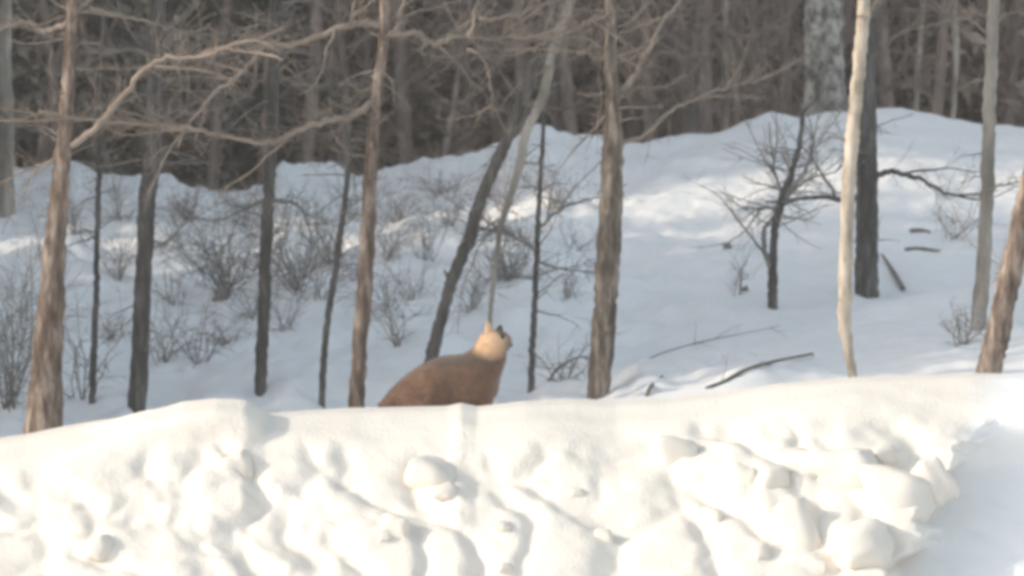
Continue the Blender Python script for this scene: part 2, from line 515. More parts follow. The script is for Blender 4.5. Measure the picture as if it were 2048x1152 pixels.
stem_tree('bare_tree', 'slim pinkish brown tree whose long branch reaches left, rising just left of the animal', 'tree',
          [(713, 815), (719, 700), (728, 590), (735, 480), (740, 370), (746, 270), (754, 190), (764, 115), (768, 50), (770, -10)], [34, 31, 30, 30, 28, 23, 22, 22, 22, 21], 42.6, 'bark_red',
          [([(746, 208), (720, 216), (690, 238), (650, 250), (590, 266), (530, 275), (450, 271), (380, 262), (310, 256), (240, 246), (160, 236)], 15, 46, 0.5, -0.9),
           ([(768, 52), (730, 50), (690, 57), (640, 74), (590, 86), (535, 96), (505, 120), (470, 155), (430, 190), (390, 232)], 14, 34, 0.5, -0.6),
           ([(770, 66), (800, 64), (835, 72), (870, 80), (915, 74), (950, 70), (1000, 74), (1050, 72), (1110, 76)], 15, 30, 0.5, 0.5),
           ([(938, 70), (945, 45), (955, 20), (965, -15)], 10, 6, 0.4, 0.2),
           ([(690, 56), (715, 30), (745, 4), (760, -20)], 8, 6, 0.4, 0.3),
           ([(935, 100), (962, 112), (972, 150), (978, 190), (988, 216)], 6, 8, 0.25, 0.2),
           ([(960, 36), (1000, 30), (1035, 27), (1080, 10)], 8, 10, 0.4, 0.3),
           ([(790, 60), (805, 30), (812, -10)], 10, 6, 0.4, 0.2),
           ([(745, 150), (735, 165), (715, 185), (690, 205)], 5, 6, 0.25, 0.1)],
          [(340, 0, 12, 0.2, 0.6), (640, 340, 6, 0.15, 0.35)])
stem_tree('bare_tree', 'straight furrowed brown tree standing in the snow right of the animal', 'tree',
          [(1195, 795), (1204, 700), (1211, 600), (1217, 500), (1222, 400), (1226, 300), (1225, 210), (1221, 120), (1222, 40), (1222, -10)], [43, 46, 48, 48, 46, 42, 29, 26, 25, 24], 43.4, 'bark_brown',
          [([(1226, 218), (1245, 190), (1268, 155), (1285, 125), (1300, 95), (1325, 50), (1352, 15), (1375, -20)], 15, 22, 0.5, 0.6),
           ([(1230, 292), (1285, 264), (1340, 228), (1400, 196), (1480, 172), (1545, 150)], 10, 18, 0.45, 0.9),
           ([(1222, 222), (1205, 238), (1190, 256), (1172, 275)], 8, 8, 0.3, 0.2),
           ([(1221, 30), (1190, 32), (1165, 46), (1140, 58)], 8, 12, 0.4, -0.3),
           ([(1221, 110), (1195, 112), (1160, 106), (1130, 104)], 6, 10, 0.3, 0.3),
           ([(1225, 180), (1250, 185), (1290, 172), (1330, 176)], 5, 10, 0.35, 0.4)],
          [(260, 0, 16, 0.2, 0.7)])
stem_tree('birch_tree', 'slender cream white birch in the sun before the thick dark trunk', 'tree',
          [(1708, 770), (1700, 715), (1690, 660), (1690, 580), (1692, 480), (1697, 380), (1703, 290), (1711, 210), (1718, 130), (1726, 40), (1729, -10)], [16, 19, 25, 27, 28, 28, 28, 27, 26, 25, 25], 42.6, 'bark_pale',
          [([(1729, 35), (1740, 18), (1756, -6), (1765, -30)], 12, 5, 0.4, 0.2)], [(560, 200, 3, 0.1, 0.25)], twig_mat='twig_tan', top=3.5)
stem_tree('birch_tree', 'pale grey slim tree near the right edge, darker towards its foot', 'tree',
          [(1945, 720), (1956, 640), (1966, 540), (1972, 440), (1976, 330), (1979, 220), (1983, 110), (1987, -10)], [34, 31, 30, 28, 27, 26, 25, 25], 45.2, 'bark_far',
          [([(1975, 395), (2000, 380), (2030, 365), (2060, 360)], 6, 8, 0.3, 0.2), ([(1980, 70), (1962, 55), (1940, 28), (1915, 5)], 6, 8, 0.4, 0.3)], [(420, 0, 8, 0.2, 0.5)], top=3.0)
stem_tree('leaning_tree', 'stout leaning brown tree cut off by the right edge', 'tree',
          [(1972, 765), (1990, 690), (2010, 600), (2030, 510), (2050, 420), (2075, 300), (2110, 120), (2140, -20)], [50, 49, 48, 46, 44, 40, 36, 32], 42.2, 'bark_red',
          [([(2040, 560), (2015, 540), (1990, 560)], 5, 5, 0.2, 0.2)], [(500, 200, 4, 0.2, 0.4)], top=2.5)
# leaning pair behind the animal
stem_tree('leaning_tree', 'dark tree leaning right, its foot hidden behind the brown animal', 'tree',
          [(858, 735), (872, 680), (890, 610), (908, 550), (936, 485), (958, 410), (982, 350), (1008, 290), (1040, 215), (1070, 140), (1095, 70), (1112, -10)], [28, 25, 23, 25, 27, 25, 24, 24, 25, 25, 24, 23], 44.2, 'bark_grey',
          [([(905, 575), (897, 562), (891, 545)], 13, 0, 0.1, 0.0),
           ([(1068, 145), (1060, 165), (1045, 200)], 6, 4, 0.2, 0.1),
           ([(1080, 110), (1060, 100), (1020, 108), (985, 100)], 8, 12, 0.4, 0.3)], [(300, 0, 12, 0.2, 0.5), (560, 330, 5, 0.1, 0.3)])
stem_tree('slender_tree', 'thin pale crooked stem running up beside the dark leaning tree', 'tree',
          [(978, 660), (984, 590), (990, 540), (1000, 460), (1022, 390), (1042, 320), (1052, 262), (1074, 220), (1092, 170), (1104, 105), (1126, 48), (1146, -10)], [8, 9, 10, 11, 14, 16, 19, 19, 19, 18, 18, 18], 45.2, 'bark_far',
          [([(1108, 95), (1140, 62), (1175, 45), (1205, 25)], 8, 8, 0.4, 0.3)], [(400, 100, 6, 0.1, 0.3)])
# second row, in the shade
stem_tree('shaded_tree', 'dark grey straight trunk between the thick left tree and the snow lump', 'tree',
          [(273, 840), (279, 720), (284, 610), (289, 500), (294, 400), (302, 330), (308, 200), (312, 90), (316, -10)], [37, 36, 35, 34, 35, 36, 34, 32, 30], hit(273, 824, 42)[1], 'bark_grey',
          [([(296, 480), (325, 488), (350, 470)], 5, 6, 0.3, 0.2), ([(303, 250), (340, 230), (390, 225)], 8, 12, 0.5, 0.3), ([(310, 120), (270, 100), (230, 105)], 8, 12, 0.5, 0.3)], [(340, 0, 26, 0.3, 0.9), (700, 420, 6, 0.15, 0.4)], twig_mat='twig_grey')
stem_tree('shaded_tree', 'slim dark trunk rising beyond the big smooth snow lump', 'tree',
          [(521, 800), (524, 700), (528, 600), (531, 500), (537, 400), (541, 330), (545, 200), (549, 90), (552, -10)], [23, 24, 25, 25, 24, 23, 22, 21, 20], hit(521, 790, 42)[1], 'bark_grey',
          [([(537, 405), (560, 400), (590, 412), (610, 430)], 10, 10, 0.4, 0.3), ([(540, 395), (515, 402), (490, 415)], 9, 10, 0.4, 0.2)], [(340, 0, 24, 0.3, 0.9), (560, 400, 8, 0.2, 0.5)], twig_mat='twig_grey')
stem_tree('sapling', 'thin dark sapling in the shade right of the thick left tree', 'tree',
          [(184, 815), (188, 700), (192, 600), (194, 500), (196, 400), (197, 330), (190, 210), (202, 90), (214, -10)], [14, 13, 12, 11, 11, 11, 11, 11, 10], hit(184, 808, 42)[1], 'bark_grey',
          [([(194, 470), (180, 478), (165, 482)], 6, 5, 0.2, 0.1)], [(520, 200, 10, 0.15, 0.4)], twig_mat='twig_grey', k=8)
stem_tree('sapling', 'thin dark crooked sapling just left of the pinkish brown tree', 'tree',
          [(642, 815), (648, 720), (655, 640), (668, 560), (678, 490), (688, 420), (695, 350), (697, 260), (690, 160)], [14, 13, 13, 13, 13, 12, 11, 9, 7], hit(642, 812, 42)[1], 'bark_grey',
          [], [(560, 260, 12, 0.2, 0.5)], twig_mat='twig_grey', k=8, top=0.8)
stem_tree('sapling', 'thin grey sapling between the animal and the furrowed brown tree', 'tree',
          [(1062, 785), (1066, 690), (1070, 600), (1074, 500), (1077, 420), (1082, 340), (1086, 270)], [13, 13, 12, 11, 10, 9, 8], hit(1062, 783, 42)[1], 'bark_grey',
          [([(1074, 505), (1045, 480), (1010, 465), (980, 460)], 8, 40, 0.35, -0.3), ([(1075, 460), (1110, 430), (1150, 405), (1195, 395)], 7, 12, 0.3, 0.2),
           ([(1072, 520), (1110, 530), (1150, 540)], 6, 10, 0.3, 0.2)], [(640, 280, 18, 0.2, 0.5)], twig_mat='twig_grey', k=8, top=0.5)
b7 = hit(1733, 592)
stem_tree('shaded_tree', 'thick dark grey trunk standing behind the cream white birch', 'tree',
          [(1733, 592), (1733, 520), (1734, 420), (1733, 300), (1731, 180), (1735, 60), (1738, -10)], [48, 46, 45, 44, 42, 40, 38], b7[1], 'bark_grey',
          [([(1752, 352), (1785, 346), (1820, 350), (1850, 365), (1885, 382), (1915, 390)], 13, 14, 0.5, -0.6),
           ([(1715, 395), (1680, 394), (1640, 392), (1596, 398)], 14, 16, 0.5, 0.4)], [(520, 250, 12, 0.2, 0.6)], twig_mat='twig_grey', br_mat='bark_grey')
b14 = hit(1546, 618)
stem_tree('sapling', 'forked dark sapling in the open snow left of the cream white birch', 'tree',
          [(1546, 618), (1545, 570), (1547, 510), (1551, 450), (1566, 395), (1582, 350), (1598, 295), (1604, 250)], [19, 20, 16, 16, 18, 13, 11, 9], b14[1], 'bark_grey',
          [([(1545, 535), (1532, 510), (1525, 480), (1532, 452), (1550, 430)], 14, 4, 0.3, 0.1),
           ([(1568, 400), (1555, 370), (1550, 340), (1545, 300)], 9, 12, 0.5, 0.2),
           ([(1565, 400), (1590, 370), (1612, 330), (1625, 300)], 9, 14, 0.5, -0.2),
           ([(1560, 420), (1530, 418), (1505, 430), (1492, 460)], 7, 10, 0.4, 0.2),
           ([(1570, 400), (1600, 372), (1640, 350)], 7, 14, 0.5, 0.3)], [(460, 300, 30, 0.3, 0.8)], twig_mat='twig_grey', k=9, top=0.25)

# ------------------------------------------------------------------ shrubs, fallen wood, tufts
def shrub(name, label, px, py, height_px, spread_px, n, m, cat='shrub', group=None, r=0.0075, Y=None, droop=0.0, sub=4):
    b = hit(px, py) if Y is None else ground(px, Y)
    s = pxs(b[1])
    T = Tubes()
    for _ in range(n):
        a = random.uniform(0, 2 * math.pi)
        tilt = abs(random.gauss(0, 0.75)) * spread_px / height_px
        L = height_px * s * random.uniform(0.55, 1.1)
        w = wander((random.gauss(0, .04), random.gauss(0, .04), -0.05), (math.cos(a) * tilt, math.sin(a) * tilt, 1), L, 9, 0.17, -0.01 - droop)
        T.add(w, np.linspace(r * random.uniform(.6, 1.1), r * 0.3, len(w)), 5)
        twigs_along(T, w, sub + 2, L * 0.2, L * 0.6, r * 0.45, 0.7, 0.0 - droop, 2)
    o = T.build(name, m)
    o.location = tuple(b)
    return tag(o, label, cat, group)
shrub('shrub', 'large bare grey thicket on the slope left of the slim dark trunk', 448, 590, 230, 150, 26, 'twig_grey', sub=6)
shrub('shrub', 'brown twiggy bush up near the wood, left of the grey thicket', 375, 440, 90, 110, 16, 'twig_brown', sub=5)
shrub('shrub', 'bare bush close to the right of the slim dark trunk', 592, 580, 190, 170, 20, 'twig_grey', sub=6)
shrub('shrub', 'bare bush beside the crooked sapling, half behind it', 660, 530, 150, 120, 14, 'twig_grey', sub=5)
shrub('shrub', 'wispy bare bush on the slope between the pinkish tree and the leaning tree', 800, 440, 100, 120, 13, 'twig_grey', sub=5)
shrub('shrub', 'thin upright shoots along the snowy crest left of the leaning tree', 885, 385, 80, 110, 12, 'twig_grey', sub=3)
shrub('shrub', 'tangled dead brush around the thin grey sapling', 1020, 560, 120, 150, 24, 'twig_grey', sub=7)
shrub('shrub', 'low bare shoots under the bright snow cap on the ridge', 1110, 420, 120, 120, 12, 'twig_grey', sub=4)
shrub('shrub', 'grey twiggy bush at the left edge below the ridge', 18, 800, 330, 200, 24, 'twig_grey', Y=44.5, sub=5)
shrub('shrub', 'thin bare bush between the thick left tree and the thin sapling', 160, 700, 230, 120, 9, 'twig_grey', Y=46.5, sub=4)
shrub('shrub', 'sparse low bush in the shaded hollow before the slim dark trunk', 400, 720, 150, 160, 9, 'twig_grey', sub=4)
shrub('shrub', 'few bare shoots behind the animal, left of the leaning tree', 800, 690, 150, 110, 8, 'twig_grey', sub=4)
shrub('shrub', 'sparse bare shoots beside the foot of the furrowed brown tree', 1130, 760, 150, 120, 7, 'twig_grey', sub=4)
shrub('shrub', 'wispy shoots growing from the smooth slope right of the birch', 1905, 480, 120, 110, 8, 'twig_grey', sub=4)
shrub('shrub', 'low bare shoots by the foot of the pale grey slim tree', 1925, 690, 130, 80, 8, 'twig_grey', sub=4)
shrub('shrub', 'small dry shoots in the open snow left of the forked sapling', 1480, 590, 110, 60, 5, 'twig_grey', sub=3)
random.seed(61)
for (a, b) in ((95, 520), (150, 470), (235, 440), (240, 560), (330, 500), (350, 610), (395, 545), (480, 450), (500, 540), (505, 640), (570, 480), (575, 660), (620, 450), (640, 600), (700, 440),
               (705, 560), (770, 520), (775, 620), (850, 520), (830, 600), (900, 450), (945, 620), (1130, 600), (1150, 500), (1010, 420), (60, 640), (230, 680), (330, 720), (455, 690)):
    shrub('shrub', 'small wispy bare bush, one of many dotted over the left half of the slope', a, b, random.uniform(70, 165), random.uniform(90, 190), random.randrange(8, 14), random.choice(['twig_grey', 'twig_grey', 'twig_brown']),
          group='wispy bushes on the left slope', r=0.0055, sub=5)
shrub('grass_tuft', 'small dry grass tuft poking up just behind the snow lump', 592, 805, 26, 70, 60, 'grass', 'grass', Y=41.2, r=0.005, sub=1)

def fallen(name, label, pts, w, m, cat, lift=0.02, cnt=0):
    q = []
    for (a, b) in pts:
        p = hit(a, b); p[2] += lift; q.append(p)
    q = np.array(q); base = q[0].copy()
    cs = catmull(q, 7)
    T = Tubes(); r0 = w * pxs(q[0][1]) / 2
    T.add(cs, r0 * np.interp(np.linspace(0, 1, len(cs)), [0, .5, 1], [1, .9, .45]), 8, 0.08)
    if cnt: twigs_along(T, cs, cnt, 0.1, 0.3, 0.005, 0.5, 0.03, 1)
    o = T.build(name, m, None, base); o.location = tuple(base)
    return tag(o, label, cat)
fallen('fallen_branch', 'grey fallen branch lying on the snow just behind the bank', [(1415, 792), (1450, 765), (1490, 742), (1545, 725), (1625, 709)], 11, 'wood', 'branch', 0.005, 3)
fallen('fallen_branch', 'short grey branch leaning in the snow right of the furrowed brown tree', [(1293, 798), (1303, 775), (1325, 755)], 9, 'wood', 'branch', 0.01)
fallen('fallen_branch', 'straight stick stuck in the snow right of the thick dark trunk', [(1806, 584), (1785, 548), (1764, 515)], 11, 'wood', 'branch', 0.03)
fallen('log', 'upper of two short dark logs showing through the snow at right', [(1820, 466), (1840, 465), (1860, 467)], 13, 'wood', 'log', 0.01)
fallen('log', 'lower of two short dark logs showing through the snow at right', [(1812, 503), (1845, 501), (1880, 504)], 12, 'wood', 'log', 0.01)
def arch(label, pts, Y, w, m='twig_grey', cnt=6):
    q = path_world(pts, Y); base = q[0].copy(); base[2] = min(base[2], float(H(base[0], Y)))
    q[0] = base - np.array([0, 0, 0.06])
    cs = catmull(q, 8); T = Tubes()
    T.add(cs, np.linspace(w * pxs(Y) / 2, w * pxs(Y) / 6, len(cs)), 6)
    twigs_along(T, cs, cnt, 0.15, 0.35, 0.004, 0.35, 0.0, 1)
    o = T.build('bent_sapling', m, None, base); o.location = tuple(base)
    return tag(o, label, 'sapling')
arch('thin sapling bent into a low arch across the snow right of the brown tree', [(1250, 775), (1268, 742), (1310, 712), (1400, 684), (1480, 668), (1560, 652)], 45.0, 5)
arch('small arched shoot between the thin grey sapling and the brown tree', [(1085, 785), (1105, 750), (1130, 726), (1160, 714), (1185, 722)], 45.5, 8)
def rock(name, label, px, py, w, hgt, m='wood', cat='stump'):
    p = hit(px, py); s = pxs(p[1])
    bm = bmesh.new(); bmesh.ops.create_icosphere(bm, subdivisions=3, radius=1)
    for v in bm.verts:
        n = 1 + 0.28 * math.sin(v.co.x * 3.1 + px) * math.cos(v.co.z * 2.7 + py) + random.uniform(-.05, .05)
        v.co = Vector((v.co.x * w * s / 2 * n, v.co.y * w * s / 2 * n, max(v.co.z, -0.4) * hgt * s * 0.6 * n))
    me = bpy.data.meshes.new(name); bm.to_mesh(me); bm.free()
    o = obj(name, me, m); o.location = tuple(p)
    return tag(o, label, cat)
rock('stump', 'dark broken stump poking from the snow below the grey thicket', 441, 596, 38, 34)
rock('stump', 'small dark stub in the open snow left of the forked sapling', 1456, 498, 22, 18)
rock('stump', 'tiny dark stub in the snow below the small stub, beside the dry shoots', 1489, 582, 15, 16)

# ------------------------------------------------------------------ the wood beyond the rise
def conifer_mesh(seed, height, spread, first=0.8, dens=1.0):
    r = random.Random(seed)
    v, f = [], []
    z = first
    while z < height - 0.3:
        t = (z - first) / (height - first)
        L0 = spread * (1 - t) ** 0.8 * r.uniform(0.8, 1.15) + 0.15
        for _ in range(max(4, int(8 * dens))):
            a = r.uniform(0, 2 * math.pi); L = L0 * r.uniform(0.55, 1.1)
            n = max(4, int(L * 8 * dens))
            for i in range(n):
                u = (i + r.random()) / n
                d = u * L
                c = Vector((math.cos(a) * d + r.gauss(0, .10), math.sin(a) * d + r.gauss(0, .10), z + 0.25 * d - 0.42 * d * u + r.gauss(0, .12)))
                s = r.uniform(0.09, 0.22) * (1.15 - 0.4 * u)
                X1 = Vector((math.cos(a) + r.gauss(0, .5), math.sin(a) + r.gauss(0, .5), r.gauss(-0.35, .4))).normalized()
                Y1 = X1.cross(Vector((r.gauss(0, 1), r.gauss(0, 1), r.gauss(0, 1)))).normalized()
                b = len(v)
                v += [c - X1 * s * 1.3, c + Y1 * s * 0.45, c + X1 * s * 1.5, c - Y1 * s * 0.45]
                f.append((b, b + 1, b + 2, b + 3))
        z += r.uniform(0.22, 0.38)
    return mesh('crown', v, f, False)
def trunk_mesh(height, r0):
    T = Tubes()
    p = np.array([[0.03 * math.sin(i), 0.03 * math.cos(i * 1.7), i * height / 10 - 0.3] for i in range(11)])
    T.add(p, np.linspace(r0, 0.03, 11), 8, 0.05)
    return mesh('trunk', T.v, T.f)
def bare_mesh(seed, height, n_br, fine, lean=0.05, r0=0.07):
    random.seed(seed)
    T, W = Tubes(), Tubes()
    tr = wander((0, 0, -0.2), (random.gauss(0, lean), random.gauss(0, lean), 1), height, 14, 0.04, 0.03)
    T.add(tr, np.linspace(r0, r0 * 0.25, len(tr)), 7, 0.05)
    for _ in range(n_br):
        i = random.randrange(2, len(tr) - 1)
        a = random.uniform(0, 2 * math.pi)
        L = random.uniform(0.5, 1.6) * (1.15 - 0.5 * i / len(tr))
        w = wander(tr[i], (math.cos(a), math.sin(a), random.uniform(0.0, 0.8)), L, 8, 0.14, 0.03)
        W.add(w, np.linspace(0.024, 0.007, len(w)), 4)
        twigs_along(W, w, fine, L * 0.25, L * 0.6, 0.008, 0.6, 0.03, 2)
    return mesh('trunk', T.v, T.f), mesh('twigs', W.v, W.f, False)
CON = [(conifer_mesh(s, hgt, sprd, fst, 1.0), trunk_mesh(hgt, 0.16)) for s, hgt, sprd, fst in ((1, 14.5, 2.3, 0.5), (2, 13.0, 2.0, 0.7), (3, 16.0, 2.6, 0.4), (4, 12.0, 1.8, 0.6))]
for i, (a, b) in enumerate(CON):
    a.materials.append(M['needle'] if i % 2 == 0 else M['needle_brown']); b.materials.append(M['bark_grey'])
CONB = []
for i, (a, b) in enumerate(CON):
    c = a.copy(); c.materials.clear(); c.materials.append(M['needle_brown'] if i % 2 == 0 else M['needle']); CONB.append((c, b))
def conifer(px, Y, kind, brown, label, group, scale=1.0):
    g = ground(px, Y)
    root = thing('conifer_tree', g, label, 'tree', group)
    cm, tm = (CONB if brown else CON)[kind]
    obj('crown', cm, None, root); obj('trunk', tm, None, root)
    root.rotation_euler = (0, 0, random.uniform(0, 6.28))
    root.scale = (scale, scale, scale)
    return root
random.seed(21)
WOOD = 'conifers of the dark wood beyond the rise'
LAB = 'dark conifer in the dense shaded wood beyond the snowy rise'
for row, (Y, step) in enumerate(((75, 175), (80, 165), (86, 160), (93, 150))):
    px = -120 + row * 60
    while px < 2200:
        kd = random.randrange(4)
        want_brown = random.random() < (0.85 if 1230 < px < 1620 else 0.3)
        conifer(px + random.uniform(-45, 45), Y + random.uniform(-1.5, 2), kd, want_brown == (kd % 2 == 0), LAB, WOOD, random.uniform(0.85, 1.15))
        px += step
# bare brown trees among them
BARE = [bare_mesh(s, hh, nb, 7, r0=r0) for s, hh, nb, r0 in ((31, 8.5, 34, .09), (32, 10.0, 40, .12), (33, 7.5, 32, .075))]
for a, b in BARE: a.materials.append(M['bark_pink']); b.materials.append(M['twig_brown'])
random.seed(5)
for px in (60, 240, 420, 600, 690, 830, 870, 1000, 1120, 1290, 1340, 1390, 1430, 1480, 1510, 1560, 1640, 1790, 1870, 2010, 1265, 1315, 1365, 1410, 1455, 1535, 1580, 110, 340, 510, 770, 930, 1060, 1160):
    Y = random.uniform(70.5, 73.5)
    g = ground(px, Y)
    root = thing('bare_tree', g, 'bare brown tree in front of the dark conifers on the ridge', 'tree', 'bare brown trees at the edge of the wood')
    a, b = random.choice(BARE)
    obj('trunk', a, None, root); obj('twigs', b, None, root)['kind'] = 'stuff'
    root.rotation_euler = (0, 0, random.uniform(0, 6.28)); s = random.uniform(.8, 1.1); root.scale = (s, s, s)
# a mass of undergrowth closes the wood behind them
random.seed(9)
rr_ = np.random.default_rng(9)
n = 46000
c = np.stack([rr_.uniform(-14, 14, n), rr_.uniform(98, 106, n), rr_.uniform(0, 16, n)], -1)
c[:, 2] += H(c[:, 0], c[:, 1]) - 0.3
X1 = rr_.normal(0, 1, (n, 3)) * (0.6, 0.6, 1.3); X1 /= np.linalg.norm(X1, axis=1, keepdims=True)
Y1 = np.cross(X1, rr_.normal(0, 1, (n, 3))); Y1 /= np.linalg.norm(Y1, axis=1, keepdims=True)
s = rr_.uniform(0.12, 0.34, (n, 1))
vv = np.stack([c - X1 * s * 1.4, c + Y1 * s * .5, c + X1 * s * 1.4, c - Y1 * s * .5], 1).reshape(-1, 3)
tag(obj('far_wood', mesh('far_wood', vv, np.arange(4 * n).reshape(-1, 4), False), 'needle_brown'), 'dense dark mass of distant wood filling the gaps between conifers', 'wood', None, 'stuff')

# stems of the wood that can be told apart
def far_stem(label, pts, w, Y, m='bark_far', name='far_tree', nt=10):
    stem_tree(name, label, 'tree', pts, w, Y, m, [], [(300, -50, nt, 0.3, 0.8)], top=2.0, k=8, twig_mat='twig_grey')
far_stem('pale greyish trunk at the extreme left edge in front of the wood', [(12, 370), (14, 250), (10, 120), (12, -10)], [34, 30, 28, 26], 62.0)
M['bark_mottled'] = bark_mat('bark_mottled', (0.10, 0.095, 0.09), (0.30, 0.29, 0.27), (0.56, 0.54, 0.50), 6, 4.5, 0.40, 0.62)
far_stem('broad mottled pale grey trunk on the ridge just left of the birch top', [(1652, 250), (1650, 170), (1648, 90), (1650, -10)], [92, 84, 80, 76], 68.5, 'bark_mottled')
far_stem('short pale stem high in the wood above the forked sapling', [(1530, 250), (1528, 160), (1529, 80), (1532, -10)], [10, 11, 10, 9], 74.0, 'bark_pale', nt=4)
far_stem('thin whitish stem in the dark wood right of the birch', [(1832, 235), (1834, 150), (1840, 80), (1846, -10)], [11, 13, 11, 10], 73.0, 'bark_pale', nt=4)
far_stem('brown trunk in the wood right of the forked brown tree top', [(1385, 275), (1390, 150), (1398, 50), (1402, -10)], [24, 22, 20, 18], 71.0)
far_stem('dark slim trunk on the ridge above the open slope', [(1448, 290), (1450, 180), (1452, 80), (1450, -10)], [18, 16, 14, 12], 66.5, 'bark_brown')
far_stem('small pale hanging stem at the top right of the wood', [(1905, 245), (1912, 120), (1908, 40), (1905, -10)], [10, 12, 16, 16], 72.0, 'bark_pale', nt=5)

# the same wood runs on down the left side, out of the picture, and keeps the sun off the slope
random.seed(77)
SIDE = 'conifers left of the picture'
for (x, y, k, s) in ((-13.5, 43.2, 0, 1.0), (-14.5, 46.5, 2, .95), (-13.8, 50.0, 1, 1.05), (-15.5, 61, 1, 1.1), (-15, 65, 0, 1.05), (-15.5, 69, 2, 1.0), (-16, 73, 1, 1.1),
                     (-17.5, 41.4, 2, 1.0), (-18.5, 44.8, 1, 1.15), (-18, 48.3, 0, 1.1), (-19, 52, 2, 1.0), (-19.5, 59.3, 0, 1.1), (-19, 63.2, 2, 1.0), (-19.6, 67, 0, 1.1), (-20, 71.5, 2, 1.05),
                     (-22.5, 42.8, 0, 1.2), (-23, 47, 2, 1.1), (-23, 60.5, 0, 1.1), (-23.6, 65, 2, 1.15), (-11.5, 44.6, 1, .9), (-11.8, 48.2, 3, 1.0), (-11.6, 52.0, 1, .9), (-12.0, 42.0, 1, 1.0), (-20.0, 40.3, 2, 1.05), (-23.4, 53.0, 3, .9), (-12.3, 59.2, 1, .9), (-12.6, 63.0, 3, 1.0), (-13.2, 67.0, 1, .9)):
    root = thing('conifer_tree', (x, y, float(H(x, y))), 'dark conifer of the wood left of the picture', 'tree', SIDE)
    a, b = CON[k]
    obj('crown', a, None, root); obj('trunk', b, None, root)
    root.rotation_euler = (0, 0, random.uniform(0, 6.28)); s *= 1.3; root.scale = (s, s, s)

# ------------------------------------------------------------------ snow chunks on the bank
random.seed(3)
def chunk_mesh(seed):
    r = random.Random(seed)
    bm = bmesh.new(); bmesh.ops.create_cube(bm, size=1.0)
    for v in bm.verts: v.co += Vector((r.uniform(-.22, .22), r.uniform(-.22, .22), r.uniform(-.22, .22)))
    bmesh.ops.subdivide_edges(bm, edges=list(bm.edges), cuts=5, use_grid_fill=True)
    for _ in range(16): bmesh.ops.smooth_vert(bm, verts=list(bm.verts), factor=0.5, use_axis_x=True, use_axis_y=True, use_axis_z=True)
    for v in bm.verts:
        v.co *= 1.35 + 0.34 * mnoise.noise(v.co * 2.3 + Vector((seed * 3.1, 0, 0))) + 0.10 * mnoise.noise(v.co * 6 + Vector((0, seed * 2.7, 0)))
    me = bpy.data.meshes.new('snow_chunk'); bm.to_mesh(me); bm.free()
    me.polygons.foreach_set('use_smooth', [True] * len(me.polygons))
    me.materials.append(M['bank_lump'])
    return me
CH = [chunk_mesh(i) for i in range(8)]
def chunk(px, py, w, hgt, label, group=None, rot=None, d=None, sink=0.25):
    p = bank_at(px, py); s = pxs(p[1])
    o = obj('snow_chunk', random.choice(CH))
    o.location = (p[0], p[1] + (0.5 - sink) * 0.3 * w * s, p[2])
    big = 1.3 if group == BIG else 1.1
    o.scale = (w * s * big, (d or min(w, hgt) * 1.2) * s * big, hgt * s * big)
    o.rotation_euler = (random.uniform(-.3, .3), (rot if rot is not None else random.uniform(-.4, .4)), random.uniform(-.5, .5))
    return tag(o, label, 'snow chunk', group)
BIG = 'snow chunks along the top of the bank'
chunk(1608, 925, 62, 40, 'squarish snow block left of the widest block under the bank top at right', BIG, 0.1)
chunk(1700, 932, 90, 52, 'widest squarish snow block in the row under the bank top at right', BIG, 0.0)
chunk(1773, 908, 30, 24, 'small bright snow lump just above right of the widest block', BIG)
chunk(1548, 948, 40, 34, 'small upright snow block left of the squarish pair at right', BIG)
chunk(1500, 945, 34, 22, 'smallest flat snow piece at the left end of the right-hand row of blocks', BIG)
chunk(1352, 903, 56, 46, 'lone rounded snow lump below the fallen branch', BIG)
chunk(1862, 958, 34, 56, 'thin upright snow flake at the right end of the row of blocks', BIG, -0.5)
chunk(1785, 985, 90, 58, 'big rounded block overhanging the blue shaded hollow', BIG, 0.3)
chunk(1728, 1085, 70, 56, 'rounded block at the left rim of the blue shaded hollow', BIG, -0.2)
chunk(858, 952, 60, 44, 'rounded lump on the bank face below the animal', BIG)
chunk(488, 928, 34, 38, 'small upright lump at the foot of the big smooth snow lump', BIG)
chunk(1600, 1060, 46, 78, 'tall leaning block left of the rim of the blue hollow', BIG, -0.3)
SMALL = 'loose crumbs in the broken face of the bank'
random.seed(14)
for _ in range(11):
    px, py = random.uniform(10, 1760), random.uniform(960, 1145)
    w = random.uniform(16, 40)
    chunk(px, py, w, w * random.uniform(0.6, 1.0), 'small loose snow lump in the broken face of the bank', SMALL, None, None, 0.1)

# ------------------------------------------------------------------ the animal
YA = 41.55
base = ground(890, YA)
def A(px, py, dy=0.0): return P(px, py, YA) + np.array([0, dy, 0]) - base
sA = pxs(YA)
bm_v, bm_e, bm_r = [], [], []
def node(p, r, link=None, rx=None):
    bm_v.append(tuple(p)); bm_r.append((r, rx or r)); i = len(bm_v) - 1
    if link is not None: bm_e.append((link, i))
    return i
pel = node(A(846, 766), 0.228)                 # pelvis (root)
rump = node(A(800, 797), 0.135, pel)
tail = node(A(772, 808), 0.045, rump)
node(A(756, 813), 0.022, tail)
loin = node(A(876, 762), 0.242, pel)
rib = node(A(908, 761), 0.238, loin)
sho = node(A(940, 763), 0.222, rib)
nk1 = node(A(968, 736), 0.165, sho)
nk2 = node(A(983, 708), 0.150, nk1)
hd = node(A(986, 683, 0.01), 0.145, nk2)
mz1 = node(A(1004, 682, 0.06), 0.100, hd)
mz2 = node(A(1014, 688, 0.13), 0.066, mz1)
